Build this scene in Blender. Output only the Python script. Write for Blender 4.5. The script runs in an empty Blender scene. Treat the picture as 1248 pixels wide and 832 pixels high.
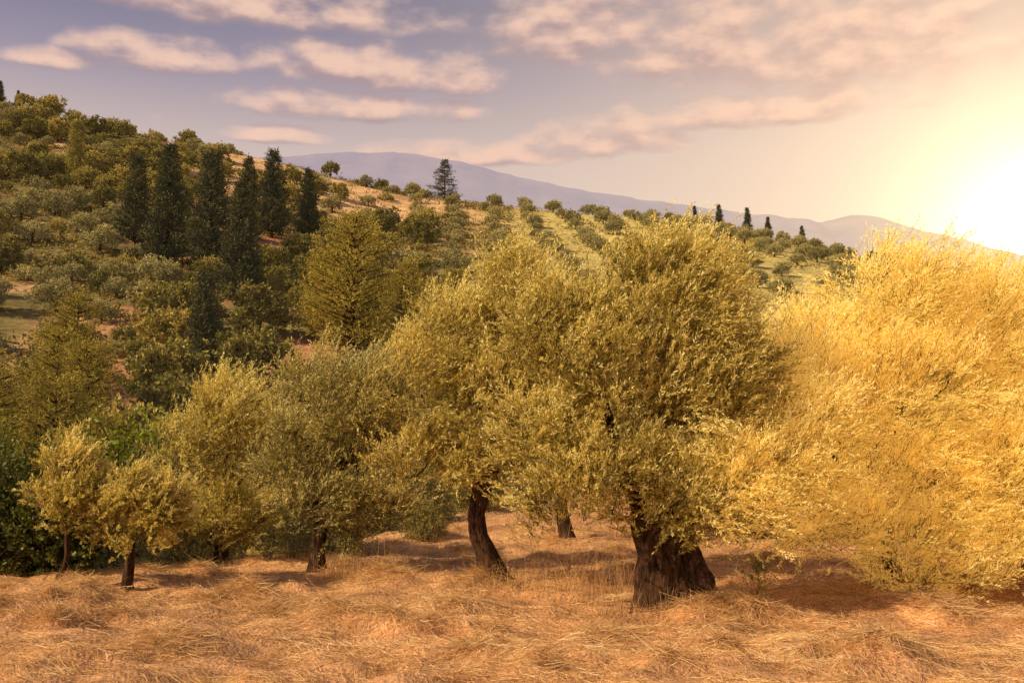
import bpy, math, numpy as np
from mathutils import Vector
rng = np.random.default_rng(7)
scene = bpy.context.scene
col = scene.collection

# ------------------------------------------------------------------ helpers
def nrm(v):
    return v/np.maximum(np.linalg.norm(v,axis=-1,keepdims=True),1e-9)
_perm = np.random.default_rng(3).random((256,256))
def vnoise(x,y):
    xi=np.floor(x).astype(int); yi=np.floor(y).astype(int)
    fx=x-xi; fy=y-yi
    fx=fx*fx*(3-2*fx); fy=fy*fy*(3-2*fy)
    g=lambda a,b:_perm[a%256,b%256]
    return (g(xi,yi)*(1-fx)+g(xi+1,yi)*fx)*(1-fy)+(g(xi,yi+1)*(1-fx)+g(xi+1,yi+1)*fx)*fy
def fbm(x,y,o=4):
    s=0;a=.5;t=0
    for i in range(o):
        s=s+a*vnoise(x*2**i+17.3*i,y*2**i+5.1*i); t+=a; a*=.5
    return s/t
def sstep(a,b,x):
    t=np.clip((x-a)/(b-a),0,1); return t*t*(3-2*t)

def mesh_from(name, V, F, mats, tint=None, matidx=None, smooth=False):
    me=bpy.data.meshes.new(name)
    V=np.asarray(V,dtype=np.float32); F=np.asarray(F,dtype=np.int32)
    me.vertices.add(len(V)); me.vertices.foreach_set('co',V.ravel())
    me.loops.add(F.size); me.loops.foreach_set('vertex_index',F.ravel())
    me.polygons.add(len(F))
    me.polygons.foreach_set('loop_start',np.arange(0,F.size,F.shape[1],dtype=np.int32))
    me.polygons.foreach_set('loop_total',np.full(len(F),F.shape[1],dtype=np.int32))
    for m in mats: me.materials.append(m)
    if matidx is not None: me.polygons.foreach_set('material_index',np.asarray(matidx,dtype=np.int32))
    if smooth: me.polygons.foreach_set('use_smooth',np.ones(len(F),dtype=bool))
    me.update(calc_edges=True)
    if tint is not None:
        a=me.attributes.new('tint','FLOAT','FACE'); a.data.foreach_set('value',np.asarray(tint,dtype=np.float32))
    return me
def add_obj(name, me, loc=(0,0,0), parent=None, label=None, cat=None, kind=None, group=None, rotz=0, sc=1):
    o=bpy.data.objects.new(name,me)
    o.location=loc; o.rotation_euler=(0,0,rotz)
    o.scale=(sc,sc,sc) if not hasattr(sc,'__len__') else sc
    col.objects.link(o)
    if parent: o.parent=parent
    if label: o['label']=label
    if cat: o['category']=cat
    if kind: o['kind']=kind
    if group: o['group']=group
    return o

# ------------------------------------------------------------------ materials
def new_mat(name):
    m=bpy.data.materials.new(name); m.use_nodes=True
    nt=m.node_tree; nt.nodes.clear()
    out=nt.nodes.new('ShaderNodeOutputMaterial'); return m,nt,out
def ramp(nt, stops):
    r=nt.nodes.new('ShaderNodeValToRGB'); e=r.color_ramp.elements
    while len(e)<len(stops): e.new(.5)
    for i,(p,c) in enumerate(stops):
        e[i].position=p; e[i].color=(*c,1)
    return r
def leaf_mat(name, stops, transl=.3, rough=.55, objvar=0.0, haze_glow=None):
    m,nt,out=new_mat(name); L=nt.links.new
    at=nt.nodes.new('ShaderNodeAttribute'); at.attribute_name='tint'
    src=at.outputs['Fac']
    if objvar:
        oi=nt.nodes.new('ShaderNodeObjectInfo')
        a=nt.nodes.new('ShaderNodeMath'); a.operation='MULTIPLY_ADD'; a.inputs[1].default_value=objvar; a.inputs[2].default_value=-objvar/2
        L(oi.outputs['Random'],a.inputs[0])
        b=nt.nodes.new('ShaderNodeMath'); b.operation='ADD'; L(src,b.inputs[0]); L(a.outputs[0],b.inputs[1]); src=b.outputs[0]
    r=ramp(nt,stops); L(src,r.inputs[0])
    p=nt.nodes.new('ShaderNodeBsdfPrincipled'); p.inputs['Roughness'].default_value=rough
    p.inputs['Specular IOR Level'].default_value=.3
    L(r.outputs[0],p.inputs['Base Color'])
    if haze_glow:
        p.inputs['Emission Color'].default_value=(*haze_glow,1); p.inputs['Emission Strength'].default_value=1  # even emission painted into the leaves to imitate sunlit haze
    t=nt.nodes.new('ShaderNodeBsdfTranslucent')
    hs=nt.nodes.new('ShaderNodeMix'); hs.data_type='RGBA'; hs.blend_type='MULTIPLY'; hs.inputs[0].default_value=1
    L(r.outputs[0],hs.inputs[6]); hs.inputs[7].default_value=(1.3,1.2,.7,1)
    L(hs.outputs[2],t.inputs['Color'])
    mx=nt.nodes.new('ShaderNodeMixShader'); mx.inputs[0].default_value=transl
    L(p.outputs[0],mx.inputs[1]); L(t.outputs[0],mx.inputs[2]); L(mx.outputs[0],out.inputs[0])
    return m
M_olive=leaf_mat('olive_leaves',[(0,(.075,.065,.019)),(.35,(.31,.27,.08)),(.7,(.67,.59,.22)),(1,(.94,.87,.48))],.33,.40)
M_olive_warm=leaf_mat('sun_tinted_olive_leaves',[(0,(.10,.078,.018)),(.35,(.42,.345,.08)),(.7,(.80,.69,.23)),(1,(.96,.90,.46))],.38,.40)  # warmer copy of the olive leaf colour, sunlight painted in
M_olive_sunglow=leaf_mat('sunglow_painted_olive_leaves',[(0,(.5,.39,.10)),(.35,(.86,.74,.25)),(.7,(.96,.88,.43)),(1,(.98,.95,.64))],.52,.5,0,(.27,.165,.045))  # pale gold and emission stand in for the sun's warm veil
M_hill_olive=leaf_mat('hill_olive_leaves',[(0,(.08,.08,.03)),(.4,(.26,.245,.09)),(.75,(.48,.43,.17)),(1,(.68,.60,.29))],.2,.7,.35,(.030,.022,.011))  # hillside leaf materials carry a faint painted glow as aerial haze
M_oak=leaf_mat('broadleaf_leaves',[(0,(.05,.052,.011)),(.4,(.18,.17,.033)),(.75,(.36,.31,.065)),(1,(.58,.46,.12))],.25,.6,.65,(.026,.019,.008))
M_bush=leaf_mat('bush_leaves',[(0,(.03,.04,.008)),(.4,(.10,.12,.02)),(.8,(.21,.22,.035)),(1,(.32,.31,.06))],.25,.5,.2)
M_bright=leaf_mat('bright_green_leaves',[(0,(.05,.07,.006)),(.5,(.20,.25,.02)),(1,(.36,.40,.05))],.3,.5)
M_pine=leaf_mat('pine_needles',[(0,(.016,.018,.008)),(.5,(.050,.052,.018)),(1,(.16,.14,.035))],.10,.7,.15,(.010,.009,.005))
M_gpine=leaf_mat('yellow_pine_needles',[(0,(.08,.065,.012)),(.5,(.32,.265,.04)),(1,(.62,.49,.09))],.3,.7,.25,(.02,.015,.005))
M_scrub=leaf_mat('scrub_leaves',[(0,(.07,.06,.018)),(.4,(.22,.18,.055)),(.75,(.42,.32,.10)),(1,(.62,.43,.18))],.2,.8)
M_straw=leaf_mat('straw',[(0,(.17,.085,.035)),(.3,(.50,.29,.12)),(.65,(.86,.57,.26)),(1,(.97,.80,.48))],.2,.6)
def bark_mat(name,c1,c2):
    m,nt,out=new_mat(name); L=nt.links.new
    tc=nt.nodes.new('ShaderNodeTexCoord'); mp=nt.nodes.new('ShaderNodeMapping'); mp.inputs['Scale'].default_value=(1,1,.22)
    L(tc.outputs['Object'],mp.inputs[0])
    n=nt.nodes.new('ShaderNodeTexNoise'); n.inputs['Scale'].default_value=22; n.inputs['Detail'].default_value=8; n.inputs['Roughness'].default_value=.7
    L(mp.outputs[0],n.inputs['Vector'])
    r=ramp(nt,[(.38,c1),(.58,c2),(.75,tuple(min(1,x*2.4) for x in c2))]); L(n.outputs['Fac'],r.inputs[0])
    p=nt.nodes.new('ShaderNodeBsdfPrincipled'); p.inputs['Roughness'].default_value=.9; p.inputs['Specular IOR Level'].default_value=.15
    L(r.outputs[0],p.inputs['Base Color'])
    b=nt.nodes.new('ShaderNodeBump'); b.inputs['Strength'].default_value=1; b.inputs['Distance'].default_value=.08
    L(n.outputs['Fac'],b.inputs['Height']); L(b.outputs[0],p.inputs['Normal']); L(p.outputs[0],out.inputs[0])
    return m
M_bark=bark_mat('olive_bark',(.014,.008,.005),(.12,.062,.034))
M_twig=bark_mat('twig_bark',(.05,.035,.02),(.14,.10,.055))

M_ground,nt,out=new_mat('ground_soil'); L=nt.links.new
at=nt.nodes.new('ShaderNodeAttribute'); at.attribute_name='gcol'
tc=nt.nodes.new('ShaderNodeTexCoord')
n1=nt.nodes.new('ShaderNodeTexNoise'); n1.inputs['Scale'].default_value=1.3; n1.inputs['Detail'].default_value=10; n1.inputs['Roughness'].default_value=.72
n2=nt.nodes.new('ShaderNodeTexNoise'); n2.inputs['Scale'].default_value=28; n2.inputs['Detail'].default_value=6
n3=nt.nodes.new('ShaderNodeTexNoise'); n3.inputs['Scale'].default_value=.18; n3.inputs['Detail'].default_value=8; n3.inputs['Roughness'].default_value=.7
for n in (n1,n2,n3): L(tc.outputs['Object'],n.inputs['Vector'])
def mth(nt,op,a,b=None,c=None,clamp=False):
    n=nt.nodes.new('ShaderNodeMath'); n.operation=op; n.use_clamp=clamp
    for i,v in enumerate((a,b,c)):
        if v is None: continue
        if isinstance(v,(int,float)): n.inputs[i].default_value=v
        else: nt.links.new(v,n.inputs[i])
    return n.outputs[0]
f=mth(nt,'ADD',mth(nt,'MULTIPLY',n1.outputs['Fac'],1.5),mth(nt,'MULTIPLY',n2.outputs['Fac'],.9))
f=mth(nt,'ADD',f,mth(nt,'MULTIPLY',n3.outputs['Fac'],.9))
f=mth(nt,'MULTIPLY_ADD',f,1.7,-1.85)
f=mth(nt,'MAXIMUM',f,.22)
vm=nt.nodes.new('ShaderNodeVectorMath'); vm.operation='SCALE'; L(at.outputs['Color'],vm.inputs[0]); L(f,vm.inputs['Scale'])
p=nt.nodes.new('ShaderNodeBsdfPrincipled'); p.inputs['Roughness'].default_value=.95; p.inputs['Specular IOR Level'].default_value=.1
L(vm.outputs[0],p.inputs['Base Color'])
b=nt.nodes.new('ShaderNodeBump'); b.inputs['Strength'].default_value=.8; b.inputs['Distance'].default_value=.05
L(n2.outputs['Fac'],b.inputs['Height']); L(b.outputs[0],p.inputs['Normal']); L(p.outputs[0],out.inputs[0])

# ------------------------------------------------------------------ terrain
RX=np.array([-400,-220,-128,-107,-80,-56,-25,5,36,66,100,125,200,400.])
RH=np.array([80,95,90,84,79,74,66,63,59.5,54.5,47,41,28,22.])
EX=np.array([-40,-12,-7,-5,-3,0,5,10,40.]); EY=np.array([11,12.3,14.6,16.6,21,32,40,44,50.])
mounds=[(-1.2,10.5,.11,.30),(-1.75,10.75,.09,.45),(-.85,10.35,.08,.3),(-4.7,10.6,.12,.42),(-5.3,11.9,.13,.4),(-5.7,11.2,.11,.45),(-4.3,11.1,.08,.3),(2.95,8.45,.14,.30),(3.3,8.65,.12,.30),(2.6,8.5,.09,.3),(-3.6,13.0,.11,.4),(-3.2,12.8,.08,.3),
        (-.3,13.9,.14,.5),(2.2,11.2,.10,.6),(3.4,9.9,.08,.35),(-.4,9.2,.08,.3),(-3.2,9.3,.09,.45),(.9,10.2,.06,.35),(4.6,11.2,.10,.4),(5.4,10.3,.08,.35),(-2.7,11.6,.08,.45),(-1.9,14.8,.08,.5)]
for i in range(170):
    mounds.append((rng.uniform(-9,9),rng.uniform(8,24),rng.uniform(.025,.08),rng.uniform(.10,.30)))
def height(X,Y):
    X=np.asarray(X,float); Y=np.asarray(Y,float)
    h=.10*(fbm(X*.5,Y*.5,3)-.5)*2
    near=(Y<40)
    wx=(vnoise(X*3.1,Y*3.1+40)-.5)*.5+(vnoise(X*9,Y*9+20)-.5)*.14; wy=(vnoise(X*3.1+80,Y*3.1)-.5)*.5+(vnoise(X*9+11,Y*9)-.5)*.14
    h=h+.28*(fbm(X*2.0+9,Y*2.6,5)-.5)*near
    for mx,my,mh,mr in mounds:
        d2=((X+wx-mx)**2+(Y+wy-my)**2)/mr**2
        h=h+mh*np.exp(-d2**1.2)*(.6+.8*vnoise(X*9,Y*9))
    ye=np.interp(X,EX,EY)
    left=sstep(4,-6,X)
    h=h-4.0*left*sstep(0,14,Y-ye)
    h=h+.55*sstep(17,30,Y)*(1-left)*(Y<60)
    t=np.clip((Y-45)/195,0,None)
    H=np.interp(X,RX,RH)
    rise=np.where(Y<=240, np.minimum(t,1)**1.1, 1-np.clip((Y-240)/260,0,1)*.9)
    h=h+H*rise+4*left*sstep(45,110,Y)
    b=sstep(55,110,Y)*(1-sstep(225,245,Y)*.8)
    h=h+b*5.0*(fbm(X/38+3,Y/38+8,4)-.5)
    return h
def ZH(x,y): return float(height(np.array([x]),np.array([y]))[0])

ys=np.concatenate([np.linspace(-80,6,25)[:-1],np.arange(6,26,.075),np.arange(26,50,.4),np.arange(50,260,1.1),260*np.geomspace(1,40,40)])
us=np.linspace(-1,1,480)
YY,UU=np.meshgrid(ys,us,indexing='ij')
XX=UU*(np.abs(YY)*.85+12)
ZZ=height(XX,YY)
V=np.stack([XX,YY,ZZ],-1).reshape(-1,3)
ny,nx=XX.shape
idx=np.arange(ny*nx).reshape(ny,nx)
F=np.stack([idx[:-1,:-1],idx[:-1,1:],idx[1:,1:],idx[1:,:-1]],-1).reshape(-1,4)
me=mesh_from('ground',V,F,[M_ground],smooth=True)
X=V[:,0];Y=V[:,1]
field=np.array([.62,.34,.16]); scrub=np.array([.24,.195,.07]); straw=np.array([.80,.50,.24]); red=np.array([.46,.23,.12]); slope=np.array([.66,.54,.18])
ye=np.interp(X,EX,EY)
wf=1-sstep(0,5,Y-ye+fbm(X*.4,Y*.4)*3-1.5)
C=np.tile(scrub,(len(X),1))
def lerp(C,c,w): return C*(1-w[:,None])+c*w[:,None]
n=fbm(X/14,Y/14,4)
C=lerp(C,straw,sstep(.50,.62,n)*.6)
C=lerp(C,red,sstep(.60,.67,fbm(X/10+40,Y/10,3))*.7)
C=lerp(C,slope,sstep(-16,8,X)*.9)
def spot(x,y,rx,ry): 
    return sstep(1.3,.6,((X-x)/rx)**2+((Y-y)/ry)**2+(fbm(X/8,Y/8+70,4)-.5)*2.2)
C=lerp(C,straw*1.1,spot(-42,208,30,32)); C=lerp(C,straw,spot(-60,232,16,12)); C=lerp(C,straw*.9,spot(-22,225,14,12)*.8)
C=lerp(C,red*1.2,spot(-29,80,6,10)); C=lerp(C,red*1.1,spot(-19,82,6,12)); C=lerp(C,red,spot(-33,150,8,14))
C=lerp(C,field,wf)
ca=me.attributes.new('gcol','FLOAT_COLOR','POINT')
ca.data.foreach_set('color',np.concatenate([C,np.ones((len(C),1))],1).astype(np.float32).ravel())
add_obj('ground',me,kind='structure',label='straw covered grove field rising into a dry hillside')

# distant mountains
mx=np.array([-1.2,-.7,-.45,-.2115,-.1223,-.0543,.0136,.0644,.1486,.2076,.275,.317,.3494,.37,.42,.523,.8,1.3])
mz=np.array([.24,.28,.30,.3155,.319,.3077,.2894,.279,.266,.258,.2496,.2444,.2515,.25,.236,.21,.19,.15])
D=3200
xs=np.linspace(-1.2,1.3,500); rows=np.linspace(0,1,50)
R,S=np.meshgrid(rows,xs,indexing='ij')
hr=np.interp(S,mx,mz)*D
yv=D-1100*(1-R)
xv=S*D
bump=(fbm(S*22,R*5,5)-.5)
zv=hr*(R**.8)*(1+bump*.35*(1-R))+ (fbm(S*60,R*0+3,4)-.5)*14*R
V=np.stack([xv,yv+bump*250*(1-R),zv-5],-1).reshape(-1,3)
idx=np.arange(R.size).reshape(R.shape)
F=np.stack([idx[:-1,:-1],idx[:-1,1:],idx[1:,1:],idx[1:,:-1]],-1).reshape(-1,4)
M_mt,nt,out=new_mat('haze_painted_mountain'); L=nt.links.new
tc=nt.nodes.new('ShaderNodeTexCoord'); n=nt.nodes.new('ShaderNodeTexNoise'); n.inputs['Scale'].default_value=.006; n.inputs['Detail'].default_value=10; n.inputs['Roughness'].default_value=.65
L(tc.outputs['Object'],n.inputs['Vector'])
r=ramp(nt,[(.35,(.06,.06,.08)),(.7,(.14,.12,.12))]); L(n.outputs['Fac'],r.inputs[0])
p=nt.nodes.new('ShaderNodeBsdfPrincipled'); p.inputs['Roughness'].default_value=1; p.inputs['Specular IOR Level'].default_value=0
L(r.outputs[0],p.inputs['Base Color'])
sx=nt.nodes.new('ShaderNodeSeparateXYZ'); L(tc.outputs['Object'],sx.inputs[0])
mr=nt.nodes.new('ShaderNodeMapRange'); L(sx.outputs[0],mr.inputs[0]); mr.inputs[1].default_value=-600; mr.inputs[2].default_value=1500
hz=ramp(nt,[(0,(.345,.285,.335)),(.5,(.45,.36,.36)),(.8,(.66,.50,.37)),(1,(1.0,.80,.48))]); L(mr.outputs[0],hz.inputs[0])  # emission gradient paints haze, warming towards the sun side
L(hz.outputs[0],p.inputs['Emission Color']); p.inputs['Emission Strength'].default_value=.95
L(p.outputs[0],out.inputs[0])
add_obj('mountain',mesh_from('mountain',V,F,[M_mt],smooth=True),kind='structure',label='mauve mountain range with painted haze glow beyond the ridge')

# ------------------------------------------------------------------ foliage builders
def quads_leaf(base,d,side,Lh,W):
    Lh=Lh[:,None];W=W[:,None]
    v=np.stack([base,base+d*Lh*.5+side*W*.5,base+d*Lh,base+d*Lh*.5-side*W*.5],1)
    return v.reshape(-1,3)
def sprigs(rg,P,Dv,ln,nl,lL,lW,ctint,droop=.12,splay=.75):
    n=len(P)
    t=np.linspace(.08,1,nl)[None,:]+rg.uniform(-.03,.03,(n,nl))
    pos=P[:,None,:]+Dv[:,None,:]*(t*ln[:,None])[...,None]
    pos[...,2]-=droop*(t**2)*ln[:,None]
    rnd=rg.normal(size=(n,nl,3))
    perp=nrm(np.cross(np.broadcast_to(Dv[:,None,:],rnd.shape),rnd))
    ld=nrm(Dv[:,None,:]*.75+perp*splay)
    side=nrm(np.cross(ld,rg.normal(size=(n,nl,3))))
    L_=lL*rg.uniform(.7,1.25,(n,nl))*(1.1-.35*t); W_=lW*rg.uniform(.75,1.25,(n,nl))
    V=quads_leaf(pos.reshape(-1,3),ld.reshape(-1,3),side.reshape(-1,3),L_.ravel(),W_.ravel())
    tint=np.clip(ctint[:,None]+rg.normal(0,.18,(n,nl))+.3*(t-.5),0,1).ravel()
    return V,tint
def crown_mesh(name,lobes,nclus,nspr,nl,lL,lW,lean,seed,mats,csize=.2,ln=(.22,.45),up=.5,shoots=.15,inner=.3,splay=.75,base_t=.45,droop=.12,frr=(.75,1.05),dn=.42,wp=.75,vt=.14):
    rg=np.random.default_rng(seed)
    lobes=np.array(lobes,float)
    w=(lobes[:,3]*lobes[:,4]*lobes[:,5])**(wp); w/=w.sum()
    li=rg.choice(len(lobes),nclus,p=w)
    dv=nrm(rg.normal(size=(nclus,3))); dv[:,2]=np.where(dv[:,2]<-.55,-dv[:,2],dv[:,2])
    fr=np.where(rg.random(nclus)<inner,rg.uniform(.2,.6,nclus),rg.uniform(frr[0],frr[1],nclus))
    c=lobes[li,:3]+dv*lobes[li,3:6]*fr[:,None]
    g=nrm(dv*.75+np.array([lean,0,up])+rg.normal(0,.25,(nclus,3)))
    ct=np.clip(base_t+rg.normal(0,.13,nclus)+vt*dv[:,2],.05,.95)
    ns=rg.integers(int(nspr*.4),int(nspr*1.6)+1,nclus)
    ci=np.repeat(np.arange(nclus),ns); n=len(ci)
    sz=rg.uniform(.6,1.4,nclus)[ci]
    P=c[ci]+rg.normal(0,1,(n,3))*csize*sz[:,None]
    Dv=nrm(g[ci]+rg.normal(0,dn,(n,3)))
    ll=rg.uniform(*ln,n)
    top=(dv[ci,2]>.2)&(rg.random(n)<shoots)
    Dv[top]=nrm(Dv[top]*.5+np.array([lean*1.5,0,1.0])); ll[top]*=1.5
    V,t=sprigs(rg,P,Dv,ll,nl,lL,lW,ct[ci],droop,splay)
    F=np.arange(len(V)).reshape(-1,4)
    tip=P+Dv*ll[:,None]*.95; tip[:,2]-=droop*ll
    s=nrm(np.cross(Dv,rg.normal(size=(n,3))))*.5*lW*.4
    back=P-Dv*ll[:,None]*.35
    SV=np.stack([back+s,back-s,tip-s*.3,tip+s*.3],1).reshape(-1,3)
    SF=np.arange(len(SV)).reshape(-1,4)+len(V)
    me=mesh_from(name,np.concatenate([V,SV]),np.concatenate([F,SF]),mats,
        np.concatenate([t,np.full(n,.3)]),np.concatenate([np.zeros(len(F),int),np.full(n,1)]))
    return me,c
def tube(acc,pts,rad,seg=10,gn=.0,seed=0,step=.08):
    pts=np.array(pts,float); rad=np.array(rad,float)
    d=np.concatenate([[0],np.cumsum(np.linalg.norm(np.diff(pts,axis=0),axis=1))])
    m=max(4,int(d[-1]/step)); s=np.linspace(0,d[-1],m)
    P=np.stack([np.interp(s,d,pts[:,k]) for k in range(3)],1)
    for _ in range(3):
        Q=P.copy(); Q[1:-1]=(P[:-2]+2*P[1:-1]+P[2:])/4; P=Q
    r=np.interp(s,d,rad)
    T=nrm(np.gradient(P,axis=0)); ref=np.array([0.31,.95,0.05])
    U=nrm(np.cross(T,ref)); W=np.cross(T,U)
    a=np.linspace(0,2*np.pi,seg,endpoint=False)
    A,Sg=np.meshgrid(a,s)
    rg=np.random.default_rng(seed)
    k=np.zeros_like(A)
    if gn>0:
        for q in (2,3,5,8,11):
            k+=gn/q**.35*np.sin(q*A+rg.uniform(0,6)+Sg*rg.uniform(-2.2,2.2)+.6*np.sin(Sg*rg.uniform(3,7)))
        k+=gn*1.4*(vnoise(A*2.3+seed,Sg*7)-.5)
    RR=r[:,None]*(1+k)
    V=P[:,None,:]+RR[...,None]*(np.cos(A)[...,None]*U[:,None,:]+np.sin(A)[...,None]*W[:,None,:])
    off=sum(len(x) for x in acc[0])
    idx=np.arange(m*seg).reshape(m,seg)+off; nx_=np.roll(idx,-1,axis=1)
    F=np.stack([idx[:-1],nx_[:-1],nx_[1:],idx[1:]],-1).reshape(-1,4)
    acc[0].append(V.reshape(-1,3)); acc[1].append(F)
def trunk_mesh(name,paths,lobes,cl,seed,nb=26):
    rg=np.random.default_rng(seed); acc=([],[])
    for i,(pts,rad,seg,gn) in enumerate(paths): tube(acc,pts,rad,seg,gn,seed+i,.035)
    tops=[np.array(p[0][-1],float) for p in paths]; tr=[p[1][-1] for p in paths]
    lobes=np.array(lobes,float)
    ends=[]
    for lb in lobes:
        c=lb[:3]; k=int(np.argmin([np.linalg.norm(c-t) for t in tops])); t0=tops[k]
        mid=(t0*.55+c*.45)+rg.normal(0,.08,3)+np.array([0,0,.12])
        kk=.5 if c[2]>t0[2]+.4 else .2
        tube(acc,[t0-np.array([0,0,.12]),mid,c+rg.normal(0,.1,3)],[tr[k]*kk,tr[k]*kk*.6,tr[k]*kk*.25],9,.08,seed+7)
        ends+= [(mid,tr[k]*kk*.5),(c,tr[k]*kk*.25)]
    for j in rg.choice(len(cl),min(nb,len(cl)),replace=False):
        c=cl[j]; k=int(np.argmin([np.linalg.norm(c-e[0]) for e in ends])); e,r0=ends[k]
        mid=(e+c)/2+rg.normal(0,.08,3)
        tube(acc,[e,mid,c],[max(r0*.5,.010),max(r0*.35,.008),.004],6,0,seed)
    return mesh_from(name,np.concatenate(acc[0]),np.concatenate(acc[1]),[M_bark],smooth=True)
def tree_thing(name,loc,trunk,crown,label,cat,group=None,rotz=0,sc=1):
    e=bpy.data.objects.new(name,None); e.empty_display_size=.3
    e.location=loc; e.rotation_euler=(0,0,rotz); e.scale=(sc,sc,sc); col.objects.link(e)
    e['label']=label; e['category']=cat
    if group: e['group']=group
    for nm,m in (('trunk',trunk),('crown',crown)):
        o=bpy.data.objects.new(nm,m); col.objects.link(o); o.parent=e
    return e

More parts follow.
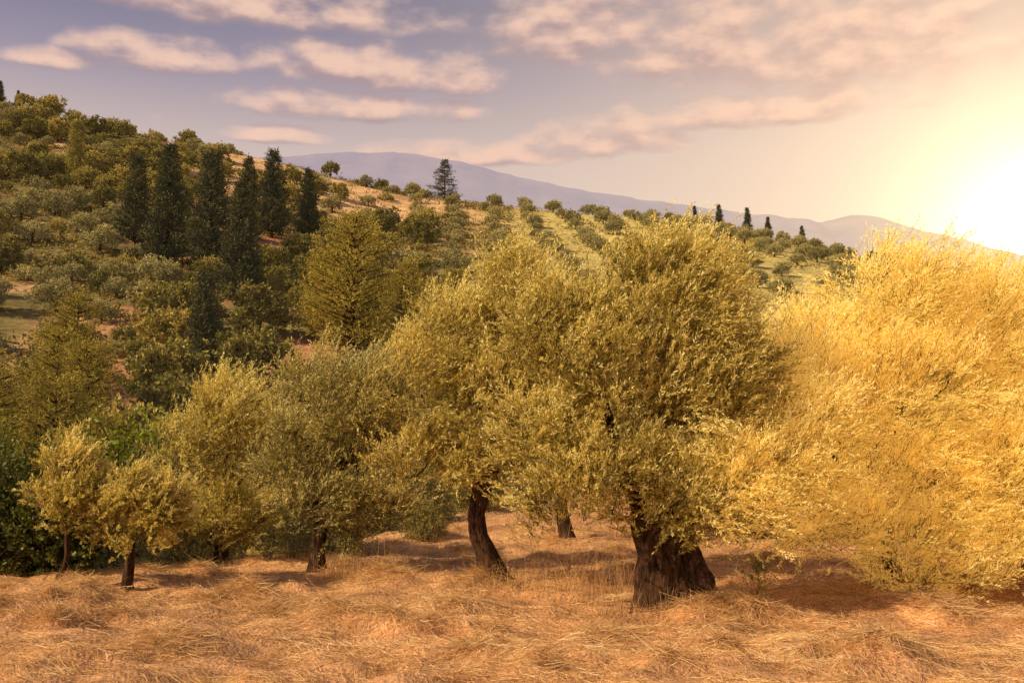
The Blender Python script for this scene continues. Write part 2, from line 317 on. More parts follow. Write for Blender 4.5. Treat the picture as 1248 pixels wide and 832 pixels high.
# ------------------------------------------------------------------ near olive trees
near=[
 dict(loc=(1.83,11.6),label='large old olive tree with thick gnarled dark trunk on straw',
  lobes=[(-.05,.1,3.3,.85,1.1,.8),(-1.1,.1,2.75,.8,1.0,.85),(.55,.2,2.6,.6,1.0,.7),(-.3,-.5,2.2,1.05,.9,.75),(-1.4,-.2,1.85,.55,.7,.5),(.5,-.3,1.85,.5,.7,.55),(.1,.1,3.85,.3,.4,.4),(-1.5,.1,3.25,.35,.5,.4),(-.65,-.7,1.4,.9,.55,.4),(.3,-.7,1.3,.6,.45,.35),(.85,0,1.8,.35,.5,.45),(-1.1,-.4,1.15,.6,.5,.3),(-.3,-.75,1.0,.6,.3,.2),(.35,-.75,1.0,.4,.3,.18)],
  paths=[([(.10,0,-.15),(.08,0,.0),(.05,0,.12),(0,0,.35),(-.05,0,.6),(-.13,0,.95),(-.10,0,1.4)],[.60,.50,.42,.36,.31,.30,.24],64,.12),
         ([(-.14,.05,.85),(-.34,.1,1.2),(-.55,.1,1.8)],[.19,.15,.11],24,.1),
         ([(.02,.05,.85),(.22,.05,1.2),(.42,.1,1.8)],[.19,.15,.11],24,.1)],
  n=450,ns=21,nl=24,mat='w',seed=11),
 dict(loc=(-.36,13.97),label='olive tree with slender twisted dark trunk on straw mound',
  lobes=[(.45,0,3.75,.7,.9,.65),(-.4,0,3.05,.85,1.0,.75),(-1.1,0,2.35,.7,.9,.75),(-.1,-.3,2.2,1.0,1.0,.75),(.75,-.1,2.5,.75,1,.85),(.5,-.5,1.6,.8,.6,.4),(-.8,-.3,1.45,.7,.6,.4),(-.1,-.6,1.4,.5,.4,.3)],
  paths=[([(.06,0,-.1),(.06,0,.02),(.02,0,.2),(-.10,0,.5),(-.14,0,.8),(-.06,0,1.15),(.0,0,1.5)],[.28,.20,.15,.125,.12,.135,.11],40,.12),
         ([(-.05,0,1.1),(.12,0,1.5),(.25,0,1.9)],[.11,.10,.09],20,.08)],
  n=320,ns=20,nl=22,mat='w',seed=12),
 dict(loc=(5.3,14.2),shift=(-.65,-1.0,0),label='broad olive tree with sun-glow painted foliage drooping to the grass',
  lobes=[(.5,0,3.8,.8,1.1,.65),(-.5,.0,3.05,.7,1.0,.75),(1.5,.2,3.2,.9,1.1,.9),(.3,-.5,2.4,1.2,1.1,.9),(-.9,-.7,2.3,.75,.8,.7),(-1.3,-1.6,2.0,.55,.5,.6),(-1.7,-1.9,1.6,.5,.5,.5),(-2.15,-2.3,1.45,.4,.4,.42),(-2.5,-2.4,1.2,.32,.35,.3),(-2.1,-2.3,1.05,.45,.4,.28),(-1.4,-1.8,1.15,.6,.5,.38),(-.1,-.9,1.3,1.2,.7,.6),(1.3,-.6,1.4,1.1,.8,.75),(-1.0,-1.5,.9,.75,.4,.3),(2.2,0,2.1,.8,1,1.0),(.2,-1.2,.75,1.2,.4,.3),(1.6,-.9,.75,1.0,.5,.3),(.4,-1.2,.5,.9,.3,.25),(.5,-1.0,.3,.5,.3,.2),(.25,-.8,.25,.4,.3,.18)],
  paths=[([(0,0,-.1),(0,0,.2),(-.1,-.1,.6),(-.3,-.4,1.1)],[.18,.13,.12,.11],30,.08)],
  n=800,ns=18,nl=20,mat='g',seed=13),
 dict(loc=(7.9,15.4),shift=(-.3,-.8,0),label='tall olive tree with sun-glow painted foliage on dry field',
  lobes=[(-.5,0,3.8,.95,1.1,.9),(.5,0,3.2,1.2,1.2,1.1),(-.4,-.4,1.9,1.2,1.1,1.0),(1.4,0,2.4,1.0,1.1,1.2),(-1.0,0,3.0,.9,1,1.0),(-.3,-.7,1.1,1.3,.7,.6),(1.0,-.6,1.1,1.0,.7,.6),(.0,-.8,.65,1.2,.5,.3),(-1.0,-.7,.6,.8,.3,.2)],
  paths=[([(0,0,-.1),(.03,0,.4),(-.05,0,.9),(-.1,-.3,1.4)],[.22,.16,.14,.13],28,.08)],
  n=380,ns=18,nl=18,mat='g',seed=14),
 dict(loc=(-2.97,15.5),label='bushy olive tree with short dark trunk',
  lobes=[(0,0,2.45,.7,.9,.8),(.75,0,2.1,.65,.8,.85),(-.35,0,1.6,.5,.7,.65),(.55,-.2,1.3,.65,.7,.5),(1.1,.2,2.9,.4,.5,.4),(-.1,-.4,.95,.6,.5,.35),(.9,-.2,.8,.5,.4,.35)],
  paths=[([(0,0,-.1),(0,0,.25),(.04,0,.7),(0,0,1.1)],[.19,.12,.11,.09],28,.09)],
  n=230,ns=19,nl=22,mat='a',seed=15),
 dict(loc=(-4.88,17.0),label='rounded olive tree with foliage reaching the ground',
  lobes=[(.1,0,2.3,.7,.9,.8),(-.6,0,1.75,.6,.8,.75),(.65,0,1.7,.6,.7,.75),(-.4,0,.75,.7,.7,.5),(.35,-.3,.8,.7,.6,.5),(-.1,-.4,.4,.6,.4,.25)],
  paths=[([(0,0,-.1),(0,0,.25),(.04,0,.6),(0,0,1.0)],[.16,.12,.1,.09],24,.08)],
  n=200,ns=19,nl=22,mat='w',seed=16),
 dict(loc=(-5.15,13.6),label='young olive tree with short dark trunk',
  lobes=[(.05,0,1.2,.38,.38,.36),(.42,0,1.0,.32,.35,.34),(-.2,0,.9,.28,.33,.28),(.2,-.1,.7,.4,.3,.22)],
  paths=[([(0,0,-.1),(0,0,.1),(.02,0,.35),(.03,0,.6)],[.11,.075,.065,.055],20,.1)],
  n=100,ns=19,nl=20,mat='w',seed=17),
 dict(loc=(-6.05,13.7),label='small young olive tree with thin leaning trunk',
  lobes=[(0,0,1.5,.32,.34,.38),(-.26,0,1.1,.26,.3,.28),(.26,0,1.15,.26,.3,.3),(0,0,.85,.3,.25,.18)],
  paths=[([(-.09,0,-.1),(-.07,0,.05),(.05,0,.35),(.0,0,.8)],[.07,.048,.042,.033],16,.1)],
  n=84,ns=17,nl=20,mat='w',seed=18),
 dict(loc=(1.0,20.1),label='olive tree with dark leaning trunk on dry bank',
  lobes=[(0,0,3.2,1.4,1.3,1.1),(-.9,0,2.3,1.1,1.1,.9),(.9,0,2.2,1.1,1.1,.9),(0,-.5,1.3,1.4,.8,.5)],
  paths=[([(.12,0,-.1),(.08,0,.2),(-.02,0,.6),(-.1,0,1.3)],[.22,.15,.13,.11],28,.08)],
  n=180,ns=15,nl=18,mat='a',seed=19),
]
for s in near:
    x,y=s['loc']
    m={'a':M_olive,'w':M_olive_warm,'g':M_olive_sunglow}[s['mat']]
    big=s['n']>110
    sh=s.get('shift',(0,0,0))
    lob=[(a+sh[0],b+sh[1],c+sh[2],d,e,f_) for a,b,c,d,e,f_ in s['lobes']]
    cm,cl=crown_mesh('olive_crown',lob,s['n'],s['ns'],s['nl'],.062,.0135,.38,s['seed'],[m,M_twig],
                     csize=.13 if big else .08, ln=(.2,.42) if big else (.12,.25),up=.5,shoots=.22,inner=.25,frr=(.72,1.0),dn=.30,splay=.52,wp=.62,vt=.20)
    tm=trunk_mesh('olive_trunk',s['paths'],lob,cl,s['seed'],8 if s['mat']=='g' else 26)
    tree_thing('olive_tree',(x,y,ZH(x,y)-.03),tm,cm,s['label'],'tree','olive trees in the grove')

fl=[(0,0,3.0,1.4,1.3,1.1),(-.9,.3,2.2,1.1,1.1,.9),(.9,-.2,2.2,1.1,1.1,.9),(.2,-.5,1.4,1.3,1.0,.7)]
fc,fcl=crown_mesh('olive_crown',fl,200,13,15,.085,.024,.3,31,[M_olive,M_twig],csize=.18)
ft=trunk_mesh('olive_trunk',[([(0,0,-.2),(0,0,.3),(.08,0,.8),(0,0,1.3)],[.25,.17,.14,.12],20,.08)],fl,fcl,31)
fcg=fc.copy(); fcg.materials[0]=M_olive_sunglow  # copy using the leaf colour with sun glow painted in
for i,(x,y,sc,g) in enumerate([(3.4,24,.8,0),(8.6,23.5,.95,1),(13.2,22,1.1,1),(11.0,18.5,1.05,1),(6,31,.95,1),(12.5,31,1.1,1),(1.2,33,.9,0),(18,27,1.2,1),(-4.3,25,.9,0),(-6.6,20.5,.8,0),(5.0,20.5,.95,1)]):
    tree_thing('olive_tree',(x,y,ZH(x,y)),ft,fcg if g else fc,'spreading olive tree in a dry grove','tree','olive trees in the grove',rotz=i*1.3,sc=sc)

# ------------------------------------------------------------------ hillside templates
def round_tpl(name,seed,mat,n,nspr,nl,lL,lW,asp=1.0,tr=.12,z0=.15):
    rg=np.random.default_rng(seed)
    lobes=[(0,0,z0+1.1*asp,1.15,1.15,.95*asp)]
    for i in range(6):
        a=i*1.05+rg.uniform(0,.8); lobes.append((.85*math.cos(a),.85*math.sin(a),z0+rg.uniform(.45,1.4)*asp,rg.uniform(.55,.9),rg.uniform(.55,.9),rg.uniform(.5,.8)*asp))
    cm,cl=crown_mesh(name+'_crown',lobes,n,nspr,nl,lL,lW,.05,seed,[mat,M_twig],csize=.12,ln=(.15,.32),up=.35,shoots=.04,inner=.15,splay=1.0,droop=.05,vt=.2)
    acc=([],[]); tube(acc,[(0,0,-.5),(.03,0,.4),(0,0,z0+1)],[tr*1.3,tr,tr*.6],7,0,1,.3)
    tm=mesh_from(name+'_trunk',np.concatenate(acc[0]),np.concatenate(acc[1]),[M_bark],smooth=True)
    return tm,cm
def pine_tpl(name,seed,mat,H=10,R=2.4,cyp=False,per=11,nspr=11,nl=7,open_=0.0,pw=.85,layer=0.0,lw=.085):
    rg=np.random.default_rng(seed); acc=([],[])
    tube(acc,[(0,0,-.6),(.05,0,H*.5),(0,0,H*.97)],[.2,.13,.02],7,0,1,.6)
    P=[];Dv=[];T=[]
    z=H*(.03 if not open_ else .08)
    while z<H*.98:
        f=z/H
        prof=(min(1,(f+.06)/.2)**.5)*(1-f)**(pw if not cyp else .45)
        r=R*prof*1.15
        for k in range(per):
            a=rg.uniform(0,2*np.pi); rr=r*rg.uniform(.6,1.2)
            upk=(.35 if not layer else .1) if not cyp else 1.2
            d=np.array([math.cos(a),math.sin(a),upk]);
            e=np.array([0,0,z])+d*rr
            if rr>.5 and not cyp: tube(acc,[(0,0,z),tuple(e)],[.045,.012],4,0,1,.8)
            ct=rg.uniform(.2,.75)
            m=max(3,int(nspr*(rr/R+.35)))
            for q in range(m):
                s=rg.uniform(.25,1)
                P.append(np.array([0,0,z])+d*rr*s+rg.normal(0,.13 if pw>.6 else .22,3)); Dv.append(d*.8+rg.normal(0,.45,3)+np.array([0,0,.25])); T.append(ct)
        z+=H*(.032+layer)*rg.uniform(.7,1.4)*(1+open_*.6)
    P=np.array(P);Dv=nrm(np.array(Dv));T=np.array(T)
    V,t=sprigs(rg,P,Dv,rg.uniform(.35,.7,len(P)),nl,.27,lw,T,.1,.8)
    cm=mesh_from(name+'_crown',V,np.arange(len(V)).reshape(-1,4),[mat,M_twig],t)
    tm=mesh_from(name+'_trunk',np.concatenate(acc[0]),np.concatenate(acc[1]),[M_bark],smooth=True)
    return tm,cm
def combine(name,tm,cm):
    def arr(me):
        v=np.empty(len(me.vertices)*3,np.float32); me.vertices.foreach_get('co',v)
        f=np.empty(len(me.loops),np.int32); me.loops.foreach_get('vertex_index',f); return v.reshape(-1,3),f.reshape(-1,4)
    v1,f1=arr(cm); v2,f2=arr(tm)
    t=np.empty(len(f1),np.float32); cm.attributes['tint'].data.foreach_get('value',t)
    mi=np.empty(len(f1),np.int32); cm.polygons.foreach_get('material_index',mi)
    return mesh_from(name,np.concatenate([v1,v2]),np.concatenate([f1,f2+len(v1)]),[cm.materials[0],M_bark],
        np.concatenate([t,np.full(len(f2),.3)]),np.concatenate([mi,np.ones(len(f2),int)]))
tp={}
tp['olive']=[round_tpl('hill_olive',50+i,M_hill_olive,110,9,7,.15,.065) for i in range(4)]
tp['oak']=[round_tpl('broadleaf',60+i,M_oak,110,9,7,.17,.11,asp=1.2) for i in range(5)]
tp['bush']=[round_tpl('bush',70+i,M_oak if i%2 else M_hill_olive,70,9,7,.15,.08,asp=.7,z0=-.3,tr=.06) for i in range(4)]
tp['pine']=[pine_tpl('pine',80+i,M_pine,R=1.75+.2*i,open_=.1*i,pw=.95) for i in range(3)]
tp['cedar']=[pine_tpl('cedar',88,M_pine,R=3.9,open_=.1,layer=.03,pw=.75,per=11)]
tp['gpine']=[pine_tpl('pine',90+i,M_gpine,R=3.3,open_=.3,pw=.45,per=10,lw=.06) for i in range(3)]
tp['cyp']=[pine_tpl('cypress',95,M_oak,R=1.1,cyp=True,per=10)]
full={k:[combine(k+'_tree_mesh',a,b) for a,b in v] for k,v in tp.items()}
info={'olive':('olive_tree','rounded grey-green olive tree on the hillside','tree','olive trees on the hillside'),
      'oak':('broadleaf_tree','dark green broadleaf tree on the scrubby hillside','tree','broadleaf trees on the hillside'),
      'bush':('shrub','low rounded green shrub on the dry slope','shrub','shrubs on the hillside'),
      'pine':('pine_tree','tall dark green conifer on the hillside','tree','conifers on the hillside'),
      'cedar':('cedar_tree','lone dark layered conifer standing on the ridge','tree','conifers on the hillside'),
      'gpine':('pine_tree','airy yellow-green pine on the wooded slope','tree','conifers on the hillside'),
      'cyp':('cypress_tree','narrow upright cypress on the hillside','tree','conifers on the hillside')}
cnt={}
placed=[]
def put(kind,x,y,sc,parts=False,zs=None,var=None):
    i=cnt.get(kind,0); cnt[kind]=i+1
    k=(i if var is None else var)%len(tp[kind])
    nm,lb,ct,gp=info[kind]
    z=ZH(x,y)-.1*sc; rz=float(rng.uniform(0,6.28))
    placed.append((x,y))
    if parts:
        e=tree_thing(nm,(x,y,z),tp[kind][k][0],tp[kind][k][1],lb,ct,gp,rz,sc)
    else:
        e=add_obj(nm,full[kind][k],(x,y,z),label=lb,cat=ct,group=gp,rotz=rz,sc=sc)
    return e
for k,x,y,h in [('pine',-44.5,126,16),('pine',-51,132,13),('pine',-38,123,16),('pine',-31,112,14),('pine',-37,150,14),('pine',-43.5,160,12),('pine',-32.5,155,11.5),
      ('cyp',-79,175,12),('gpine',-14,87,13),('gpine',-17.5,92,9),('gpine',-9,85,9),('gpine',-5,88,8),('gpine',-1,92,8),('pine',-24,77,9.5),('cedar',-16.5,238,10.5),
      ('gpine',-21.5,47,9),('gpine',-25.5,48,10),('gpine',-18,44,7.5),('gpine',-24,56,9),('gpine',-27.5,60,9),('oak',-20,55,2.2),('gpine',-14.5,40,6.5),('gpine',-19.5,37,7),('oak',-16.5,33,2.0),('gpine',-33,75,8),
      ('pine',-127,238,6),('pine',-123,239,4.5),('pine',45,240,5.5),('pine',51,240,7),('pine',58,240,7.5),('pine',63,240,6),('pine',71,239,5.5)]:
    put(k,x,y,h/10 if k!='oak' else h,parts=y<160)
for k,x,y,s in [('oak',-9.6,23,1.1),('oak',-11.5,21,1.1),('oak',-8.2,26,1.2),('oak',-13,26,1.5),('oak',-7,29,1.2),('oak',-10.5,31,1.4),('oak',-5,30,1.2),('olive',-3.5,34,1.4),('oak',-13.5,36,1.5),('olive',-8.5,37,1.5),('oak',-6,42,1.5),('olive',-2,44,1.5),('oak',-11,45,1.6),('olive',-16,50,1.6),('oak',-12,54,1.6),('olive',-8,52,1.5),('oak',-17,28,1.5)]:
    put(k,x,y,s,parts=True)
def clear_(x,y):
    for cx,cy,rx,ry in [(-42,208,27,28),(-60,232,14,9),(-29,80,5,8),(-19,82,5,10),(-22,226,9,9),(-33,142,7,9)]:
        if ((x-cx)/rx)**2+((y-cy)/ry)**2<1: return True
    return False
gy=120
while gy<243:
    gx=-14-(gy-100)*.06
    while gx<.44*gy:
        x=gx+rng.normal(0,.6); y=gy+rng.normal(0,.6)
        if rng.random()<.93 and cnt.get('olive',0)<240 and x/y>-.10: put('olive',x,y,rng.uniform(.85,1.35))
        gx+=8.2
    gy+=9.2
tries=0
while tries<15000:
    tries+=1
    y=math.sqrt(rng.uniform(48**2,246**2)); x=rng.uniform(-.57,-.06)*y
    if clear_(x,y) and rng.random()<.985: continue
    dmin=3.6+2.6*vnoise(np.array([x/20]),np.array([y/20]))[0]
    if any((x-a)**2+(y-b)**2<dmin*dmin for a,b in placed): continue
    z=float(fbm(np.array([x/25+9]),np.array([y/25+2]),2)[0]); q=rng.random()
    if z+q*.35<.64: k='oak'
    elif q<.55: k='olive'
    else: k='bush'
    if cnt.get(k,0)>=295:
        k={'oak':'bush','olive':'oak','bush':'oak'}[k]
        if cnt.get(k,0)>=295: continue
    sc={'oak':rng.uniform(.9,2.0),'olive':rng.uniform(1.0,1.7),'bush':rng.uniform(.9,1.8)}[k]
    put(k,x,y,sc,parts=y<62)
print('COUNTS',cnt)
n=34000
y=np.sqrt(rng.uniform(30**2,245**2,n)); x=rng.uniform(-.6,.55,n)*y
keep=(fbm(x/6,y/6,3)>.40)|(y<60)
ye=np.interp(x,EX,EY); keep&=(y>ye+2)
keep&=~((x>0)&(rng.random(n)<.8))
cl=np.array([clear_(a,b) for a,b in zip(x,y)]); keep&=~(cl&(rng.random(n)<.85))
x=x[keep];y=y[keep];n=len(x)
P0=np.stack([x,y,height(x,y)],1)
m=9; ii=np.repeat(np.arange(n),m)
sz=rng.uniform(.3,1.0,n)[ii]
Pq=P0[ii]+rng.normal(0,1,(n*m,3))*sz[:,None]*np.array([.55,.55,.25]); Pq[:,2]+=sz*.25
d=nrm(rng.normal(size=(n*m,3))+np.array([0,0,.8])); sd=nrm(np.cross(d,rng.normal(size=(n*m,3))))
V=quads_leaf(Pq,d,sd,.4*sz+.15,.22*sz+.06)
add_obj('hillside_scrub',mesh_from('hillside_scrub',V,np.arange(len(V)).reshape(-1,4),[M_scrub],np.clip(rng.uniform(.1,.8,n)[ii]+rng.normal(0,.1,n*m),0,1)),kind='stuff',label='low dry scrub covering the hillside',cat='scrub')

bl=[(0,0,.9,.9,.8,.7),(-.5,.1,.6,.7,.7,.5),(.5,-.1,.6,.7,.6,.5),(.1,0,1.4,.5,.5,.45)]
bm,_=crown_mesh('leafy_bush',bl,150,12,12,.075,.042,.0,41,[M_bush,M_twig],csize=.14,splay=1.1)
bo=bm.copy(); bo.materials[0]=M_oak
for i,(x,y,s) in enumerate([(-7.3,15.2,.95),(-8.4,15.6,1.15),(-6.3,16.6,.75),(-9.0,17.5,1.2),(-5.6,18.3,.7),(-4.0,18.8,.65),(-3.3,18.0,.5),(-1.8,20.6,.45),(-7.6,18.6,1.1),(-2.4,25,.8),(-1.0,28,.9),(-3.2,23,.7)]):
    add_obj('shrub',bm if x<-6.5 else bo,(x,y,ZH(x,y)-.1),label='dense dark green leafy shrub at the field edge',cat='shrub',group='leafy shrubs at the field edge',rotz=i*1.1,sc=s)
bg=bm.copy(); bg.materials[0]=M_bright
for i,(x,y,s) in enumerate([(-8.0,20.2,1.9),(-9.6,20.8,1.8)]):
    add_obj('shrub',bg,(x,y,ZH(x,y)-.1),label='tall bright green leafy shrub beside olive trees',cat='shrub',group='leafy shrubs at the field edge',rotz=i*2.1,sc=s)

# ------------------------------------------------------------------ straw
def strands(x,y,z0,L_,W_,pitch,curve,rg,seg=2,az=None,flat=1.0):
    n=len(x); a=rg.uniform(0,2*np.pi,n) if az is None else az
    d=np.stack([np.cos(a)*np.cos(pitch),np.sin(a)*np.cos(pitch),np.sin(pitch)],1)
    s=nrm(np.cross(d,nrm(rg.normal(size=(n,3))+np.array([0,0,.6]))))
    bend=rg.normal(0,1,(n,3))*curve[:,None]; bend[:,2]*=flat
    B=np.stack([x,y,z0],1); rowsv=[]
    for k in range(seg+1):
        t=k/seg
        c=B+d*(L_*t)[:,None]+bend*(L_*t*t)[:,None]
        w=s*(W_*(1-.6*t))[:,None]*.5
        rowsv+= [c+w,c-w]
    V=np.stack(rowsv,1)
    nv=2*(seg+1)
    F=[]
    o=np.arange(n)*nv
    for k in range(seg): F.append(np.stack([o+2*k,o+2*k+1,o+2*k+3,o+2*k+2],1))
    F=np.stack(F,1).reshape(-1,4)
    return V.reshape(-1,3),F
n=300000
y=7+ (rng.random(n)**1.35)*22; x=rng.uniform(-.62,.62,n)*(y+1)
dens=fbm(x*1.6,y*1.6,5)
ye=np.interp(x,EX,EY)
keep=(rng.random(n)<np.clip((dens-.40)*5,.06,1))&(y<ye+1)
x=x[keep];y=y[keep];dens=dens[keep];n=len(x)
def lay(x,y,L,rg):
    a=rg.uniform(0,2*np.pi,len(x))
    a=a*.7+.3*2*np.pi*fbm(x*.8+31,y*.8,2)*2
    z0=height(x,y); z1=height(x+np.cos(a)*L,y+np.sin(a)*L)
    return a,z0,np.arctan2(z1-z0,L)
Ls=rng.uniform(.05,.20,n)
a,z0,pt=lay(x,y,Ls,rng)
V,F=strands(x,y,z0+rng.uniform(.0,.035,n)*np.clip(dens*2,0,1.2),Ls,rng.uniform(.0025,.006,n),pt+rng.normal(.03,.15,n),np.full(n,.22),rng,az=a,flat=.4)
t=np.clip(-.33+dens*1.55+rng.normal(0,.24,n),0,1)
add_obj('straw',mesh_from('straw',V,F,[M_straw],np.repeat(t,2)),kind='stuff',label='loose dry cut straw strewn over the field',cat='straw')
xs_=[];ys_=[]
for (mx_,my_,mh,mr) in mounds:
    k=int(2200*(mr/.45)**2*min(1,mh/.06)); r=np.abs(rng.normal(0,.7,k))*mr; a=rng.uniform(0,6.28,k)
    xs_.append(mx_+r*np.cos(a)); ys_.append(my_+r*np.sin(a))
x=np.concatenate(xs_);y=np.concatenate(ys_)
k=y<np.interp(x,EX,EY)+.5; x=x[k];y=y[k]; n=len(x)
Ls=rng.uniform(.08,.24,n)
a,z0,pt=lay(x,y,Ls,rng)
V,F=strands(x,y,z0+rng.uniform(0,.06,n),Ls,rng.uniform(.0025,.0055,n),pt*.5+rng.normal(.03,.28,n),np.full(n,.4),rng,3,az=a,flat=.6)
add_obj('hay',mesh_from('hay',V,F,[M_straw],np.repeat(np.clip(rng.normal(.48,.28,n),0,1),3)),kind='stuff',label='tangled heaps of dry hay on the field',cat='hay')
cl=[(.2,13.2,.5,110,.4),(.9,12.9,.6,200,.5),(1.4,13.5,.5,150,.6),(.5,14.6,.5,130,.5),(-2.4,15.0,.35,400,.32),(-.2,13.7,.45,350,.25),(2.6,11.5,.5,160,.3),(1.3,11.3,.4,160,.3),(1.9,11.1,.5,160,.2),(3.3,13.2,.8,120,.45),(6.5,13.2,1.2,160,.5),
    (8.3,13.6,1.0,160,.6),(5,18,2.5,500,.4),(-1.5,18,2,300,.35),(0,22,2.5,400,.45),(10,18,2,300,.5),(-3.6,17,.8,250,.3),(7,12.4,.8,60,.35),(4.2,11.6,.6,70,.3),(-4.6,13.4,1.2,160,.2),(2,9.2,2.5,90,.2),(-2,9.6,2.5,90,.2)]
X_=[];Y_=[];H_=[]
for cx,cy,r,k,h in cl:
    X_.append(cx+rng.normal(0,r*.6,k));Y_.append(cy+rng.normal(0,r*.6,k));H_.append(h*rng.uniform(.4,1.25,k))
x=np.concatenate(X_);y=np.concatenate(Y_);hh=np.concatenate(H_);n=len(x)
V,F=strands(x,y,height(x,y)-.02,hh,rng.uniform(.003,.006,n),rng.normal(1.3,.25,n),np.full(n,.16),rng,3)
add_obj('tall_dry_grass',mesh_from('tall_dry_grass',V,F,[M_straw],np.repeat(np.clip(rng.normal(.3,.2,n),0,1),3)),kind='stuff',label='tall thin dry grass stalks around the trunks',cat='grass')
wl=[(0,0,.25,.08,.08,.2),(.03,0,.45,.05,.05,.1)]
wm,_=crown_mesh('weed',wl,9,3,7,.06,.02,0,47,[M_bright,M_twig],csize=.04,ln=(.12,.25),up=1)
for i,(x,y,s) in enumerate([(2.75,11.4,.9)]):
    add_obj('weed_plant',wm,(x,y,ZH(x,y)-.03),label='slender green weed growing through straw',cat='plant',rotz=i,sc=s)

# ------------------------------------------------------------------ world
w=bpy.data.worlds.new('World'); scene.world=w; w.use_nodes=True
nt=w.node_tree; nt.nodes.clear(); L=nt.links.new
g=bpy.data.node_groups.new('cloud_density','ShaderNodeTree')
g.interface.new_socket('Vector',in_out='INPUT',socket_type='NodeSocketVector')
g.interface.new_socket('Density',in_out='OUTPUT',socket_type='NodeSocketFloat')
gi=g.nodes.new('NodeGroupInput'); go=g.nodes.new('NodeGroupOutput')
blobs=[(-10.0,21.7,5.0,1.6),(-5.5,21.3,5.0,1.4),(-20.5,21.3,4.2,1.3),(-9.8,19.6,7.0,1.1),(-25.5,20.4,2.2,.7),
       (-17,24.3,12,1.5),(4.0,23.6,5.5,2.6),(12,22.4,6.5,3.2),(20,21.5,9,3.6),(5.5,18.0,4.6,1.3),(-2.5,17.2,6,.9),(15,19.0,8,1.3),(-14,17.8,3,.6),
       (-50,24,14,3),(50,26,14,3),(0,42,25,4)]
q=None
for a0,e0,ra,re in blobs:
    v=g.nodes.new('ShaderNodeVectorMath'); v.operation='MULTIPLY_ADD'
    g.links.new(gi.outputs[0],v.inputs[0]); v.inputs[1].default_value=(1/ra,1/re,0); v.inputs[2].default_value=(-a0/ra,-e0/re,0)
    u=g.nodes.new('ShaderNodeVectorMath'); u.operation='MULTIPLY'; g.links.new(v.outputs[0],u.inputs[0]); u.inputs[1].default_value=(-1,-2.0,1)
    mxn=g.nodes.new('ShaderNodeVectorMath'); mxn.operation='MAXIMUM'; g.links.new(v.outputs[0],mxn.inputs[0]); g.links.new(u.outputs[0],mxn.inputs[1])
    d_=g.nodes.new('ShaderNodeVectorMath'); d_.operation='DOT_PRODUCT'; g.links.new(mxn.outputs[0],d_.inputs[0]); g.links.new(mxn.outputs[0],d_.inputs[1])
    q=d_.outputs['Value'] if q is None else mth(g,'MINIMUM',q,d_.outputs['Value'])
dens=mth(g,'SUBTRACT',1.0,mth(g,'MINIMUM',q,2.2))
mp=g.nodes.new('ShaderNodeMapping'); mp.inputs['Scale'].default_value=(.34,.66,1); mp.inputs['Location'].default_value=(3.3,1.2,0); g.links.new(gi.outputs[0],mp.inputs[0])
nz=g.nodes.new('ShaderNodeTexNoise'); nz.inputs['Scale'].default_value=1.0; nz.inputs['Detail'].default_value=7; nz.inputs['Roughness'].default_value=.5
g.links.new(mp.outputs[0],nz.inputs['Vector'])
tot=mth(g,'ADD',dens,mth(g,'MULTIPLY_ADD',nz.outputs['Fac'],3.8,-1.45))
g.links.new(tot,go.inputs[0])

tc=nt.nodes.new('ShaderNodeTexCoord')
sp=nt.nodes.new('ShaderNodeSeparateXYZ'); L(tc.outputs['Generated'],sp.inputs[0])
az=mth(nt,'MULTIPLY',mth(nt,'ARCTAN2',sp.outputs[0],sp.outputs[1]),180/math.pi)
el=mth(nt,'MULTIPLY',mth(nt,'ARCSINE',sp.outputs[2]),180/math.pi)
def cvec(de,da=0.0):
    c=nt.nodes.new('ShaderNodeCombineXYZ'); L(mth(nt,'ADD',az,da),c.inputs[0]); L(mth(nt,'ADD',el,de),c.inputs[1]); return c.outputs[0]
def grp(v):
    n=nt.nodes.new('ShaderNodeGroup'); n.node_tree=g; L(v,n.inputs[0]); return n.outputs[0]
d0=grp(cvec(0.0)); d1=grp(cvec(.7,.3))
def smooth(x,a,b):
    m=nt.nodes.new('ShaderNodeMapRange'); m.interpolation_type='SMOOTHSTEP'; L(x,m.inputs[0]); m.inputs[1].default_value=a; m.inputs[2].default_value=b; return m.outputs[0]
mask=smooth(d0,-.35,1.7)
lit=smooth(mth(nt,'SUBTRACT',d0,d1),-.9,1.0)
base=ramp(nt,[(0,(.74,.54,.40)),(.12,(.78,.60,.48)),(.19,(.60,.47,.43)),(.235,(.33,.28,.35)),(.28,(.18,.17,.26)),(.5,(.13,.14,.24)),(1,(.08,.1,.2))])
L(mth(nt,'MULTIPLY',el,1/90.0,clamp=True),base.inputs[0])
hd=Vector((.545,1,.222)).normalized()
dt=nt.nodes.new('ShaderNodeVectorMath'); dt.operation='DOT_PRODUCT'; L(tc.outputs['Generated'],dt.inputs[0]); dt.inputs[1].default_value=hd
dd=mth(nt,'MAXIMUM',dt.outputs['Value'],0.0)
def mixc(f,a,b,mode='MIX'):
    m=nt.nodes.new('ShaderNodeMix'); m.data_type='RGBA'; m.blend_type=mode; m.clamp_result=False
    for s,v in ((0,f),(6,a),(7,b)):
        if isinstance(v,(int,float)): m.inputs[s].default_value=v
        elif isinstance(v,tuple): m.inputs[s].default_value=v
        else: L(v,m.inputs[s])
    return m.outputs[2]
warm=mth(nt,'POWER',dd,9.0)
sky=mixc(mth(nt,'MULTIPLY',warm,.7),base.outputs[0],(.88,.66,.46,1))
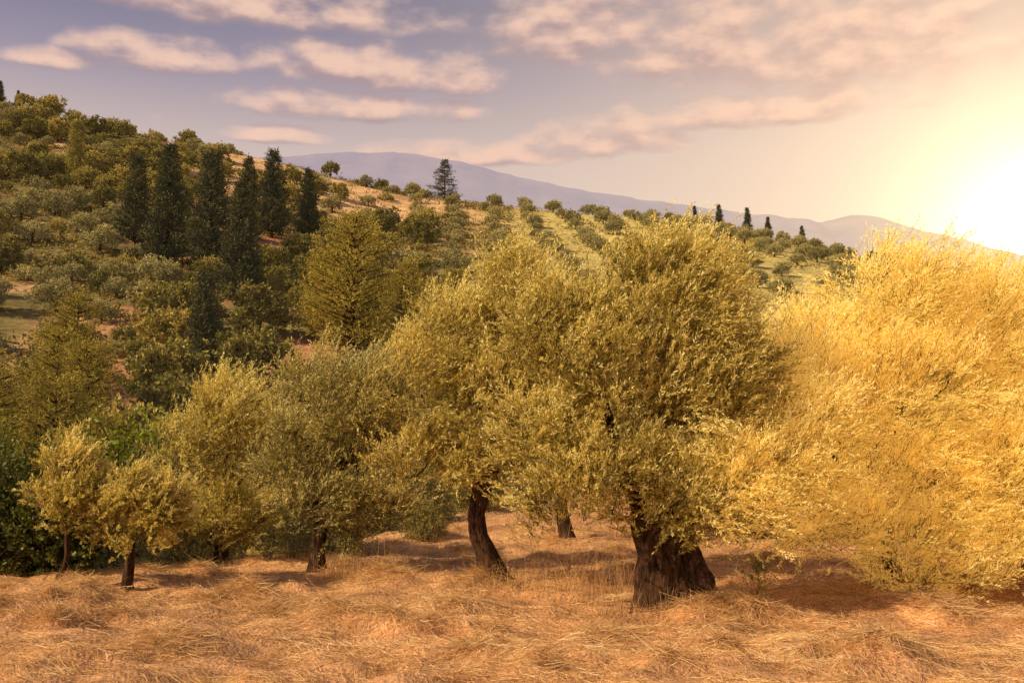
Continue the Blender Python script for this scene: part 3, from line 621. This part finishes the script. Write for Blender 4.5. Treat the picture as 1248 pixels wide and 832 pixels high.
cc=mixc(lit,(.40,.28,.29,1),(.86,.57,.44,1))
cc=mixc(mth(nt,'MULTIPLY',warm,.3),cc,(.95,.58,.36,1))
sky=mixc(mth(nt,'MULTIPLY',mask,.96),sky,cc)
def addhalo(sky,pw,colr):
    h=mth(nt,'POWER',dd,pw)
    vm=nt.nodes.new('ShaderNodeVectorMath'); vm.operation='SCALE'; vm.inputs[0].default_value=colr; L(h,vm.inputs['Scale'])
    return mixc(1.0,sky,vm.outputs[0],'ADD')
sky=addhalo(sky,22.0,(.26,.16,.06))
sky=addhalo(sky,100.0,(.7,.5,.25))
sky=addhalo(sky,480.0,(2.2,1.7,.9))
sky=addhalo(sky,4000.0,(400,290,140))
ns=nt.nodes.new('ShaderNodeTexSky'); ns.sky_type='NISHITA'; ns.sun_disc=False
SUN=Vector((-.78,-.42,.57)).normalized()
ns.sun_elevation=math.asin(SUN.z); ns.sun_rotation=math.atan2(SUN.x,SUN.y)
b1=nt.nodes.new('ShaderNodeBackground'); L(sky,b1.inputs[0]); b1.inputs[1].default_value=1.0
b2=nt.nodes.new('ShaderNodeBackground'); L(ns.outputs[0],b2.inputs[0]); b2.inputs[1].default_value=.008
ad=nt.nodes.new('ShaderNodeAddShader'); L(b1.outputs[0],ad.inputs[0]); L(b2.outputs[0],ad.inputs[1])
wo=nt.nodes.new('ShaderNodeOutputWorld'); L(ad.outputs[0],wo.inputs[0])

sl=bpy.data.lights.new('sun','SUN'); sl.energy=5.0; sl.angle=math.radians(.6); sl.color=(1,.76,.46)
so=bpy.data.objects.new('sun',sl); col.objects.link(so); so.rotation_euler=SUN.to_track_quat('Z','Y').to_euler()

cam=bpy.data.cameras.new('camera'); cam.lens=35; cam.sensor_width=36; cam.clip_end=20000
co=bpy.data.objects.new('camera',cam); col.objects.link(co); co.location=(0,0,1.7)
co.rotation_euler=(math.radians(90+6.77),0,0); scene.camera=co
scene.view_settings.view_transform='Standard'; scene.view_settings.look='None'; scene.view_settings.exposure=0
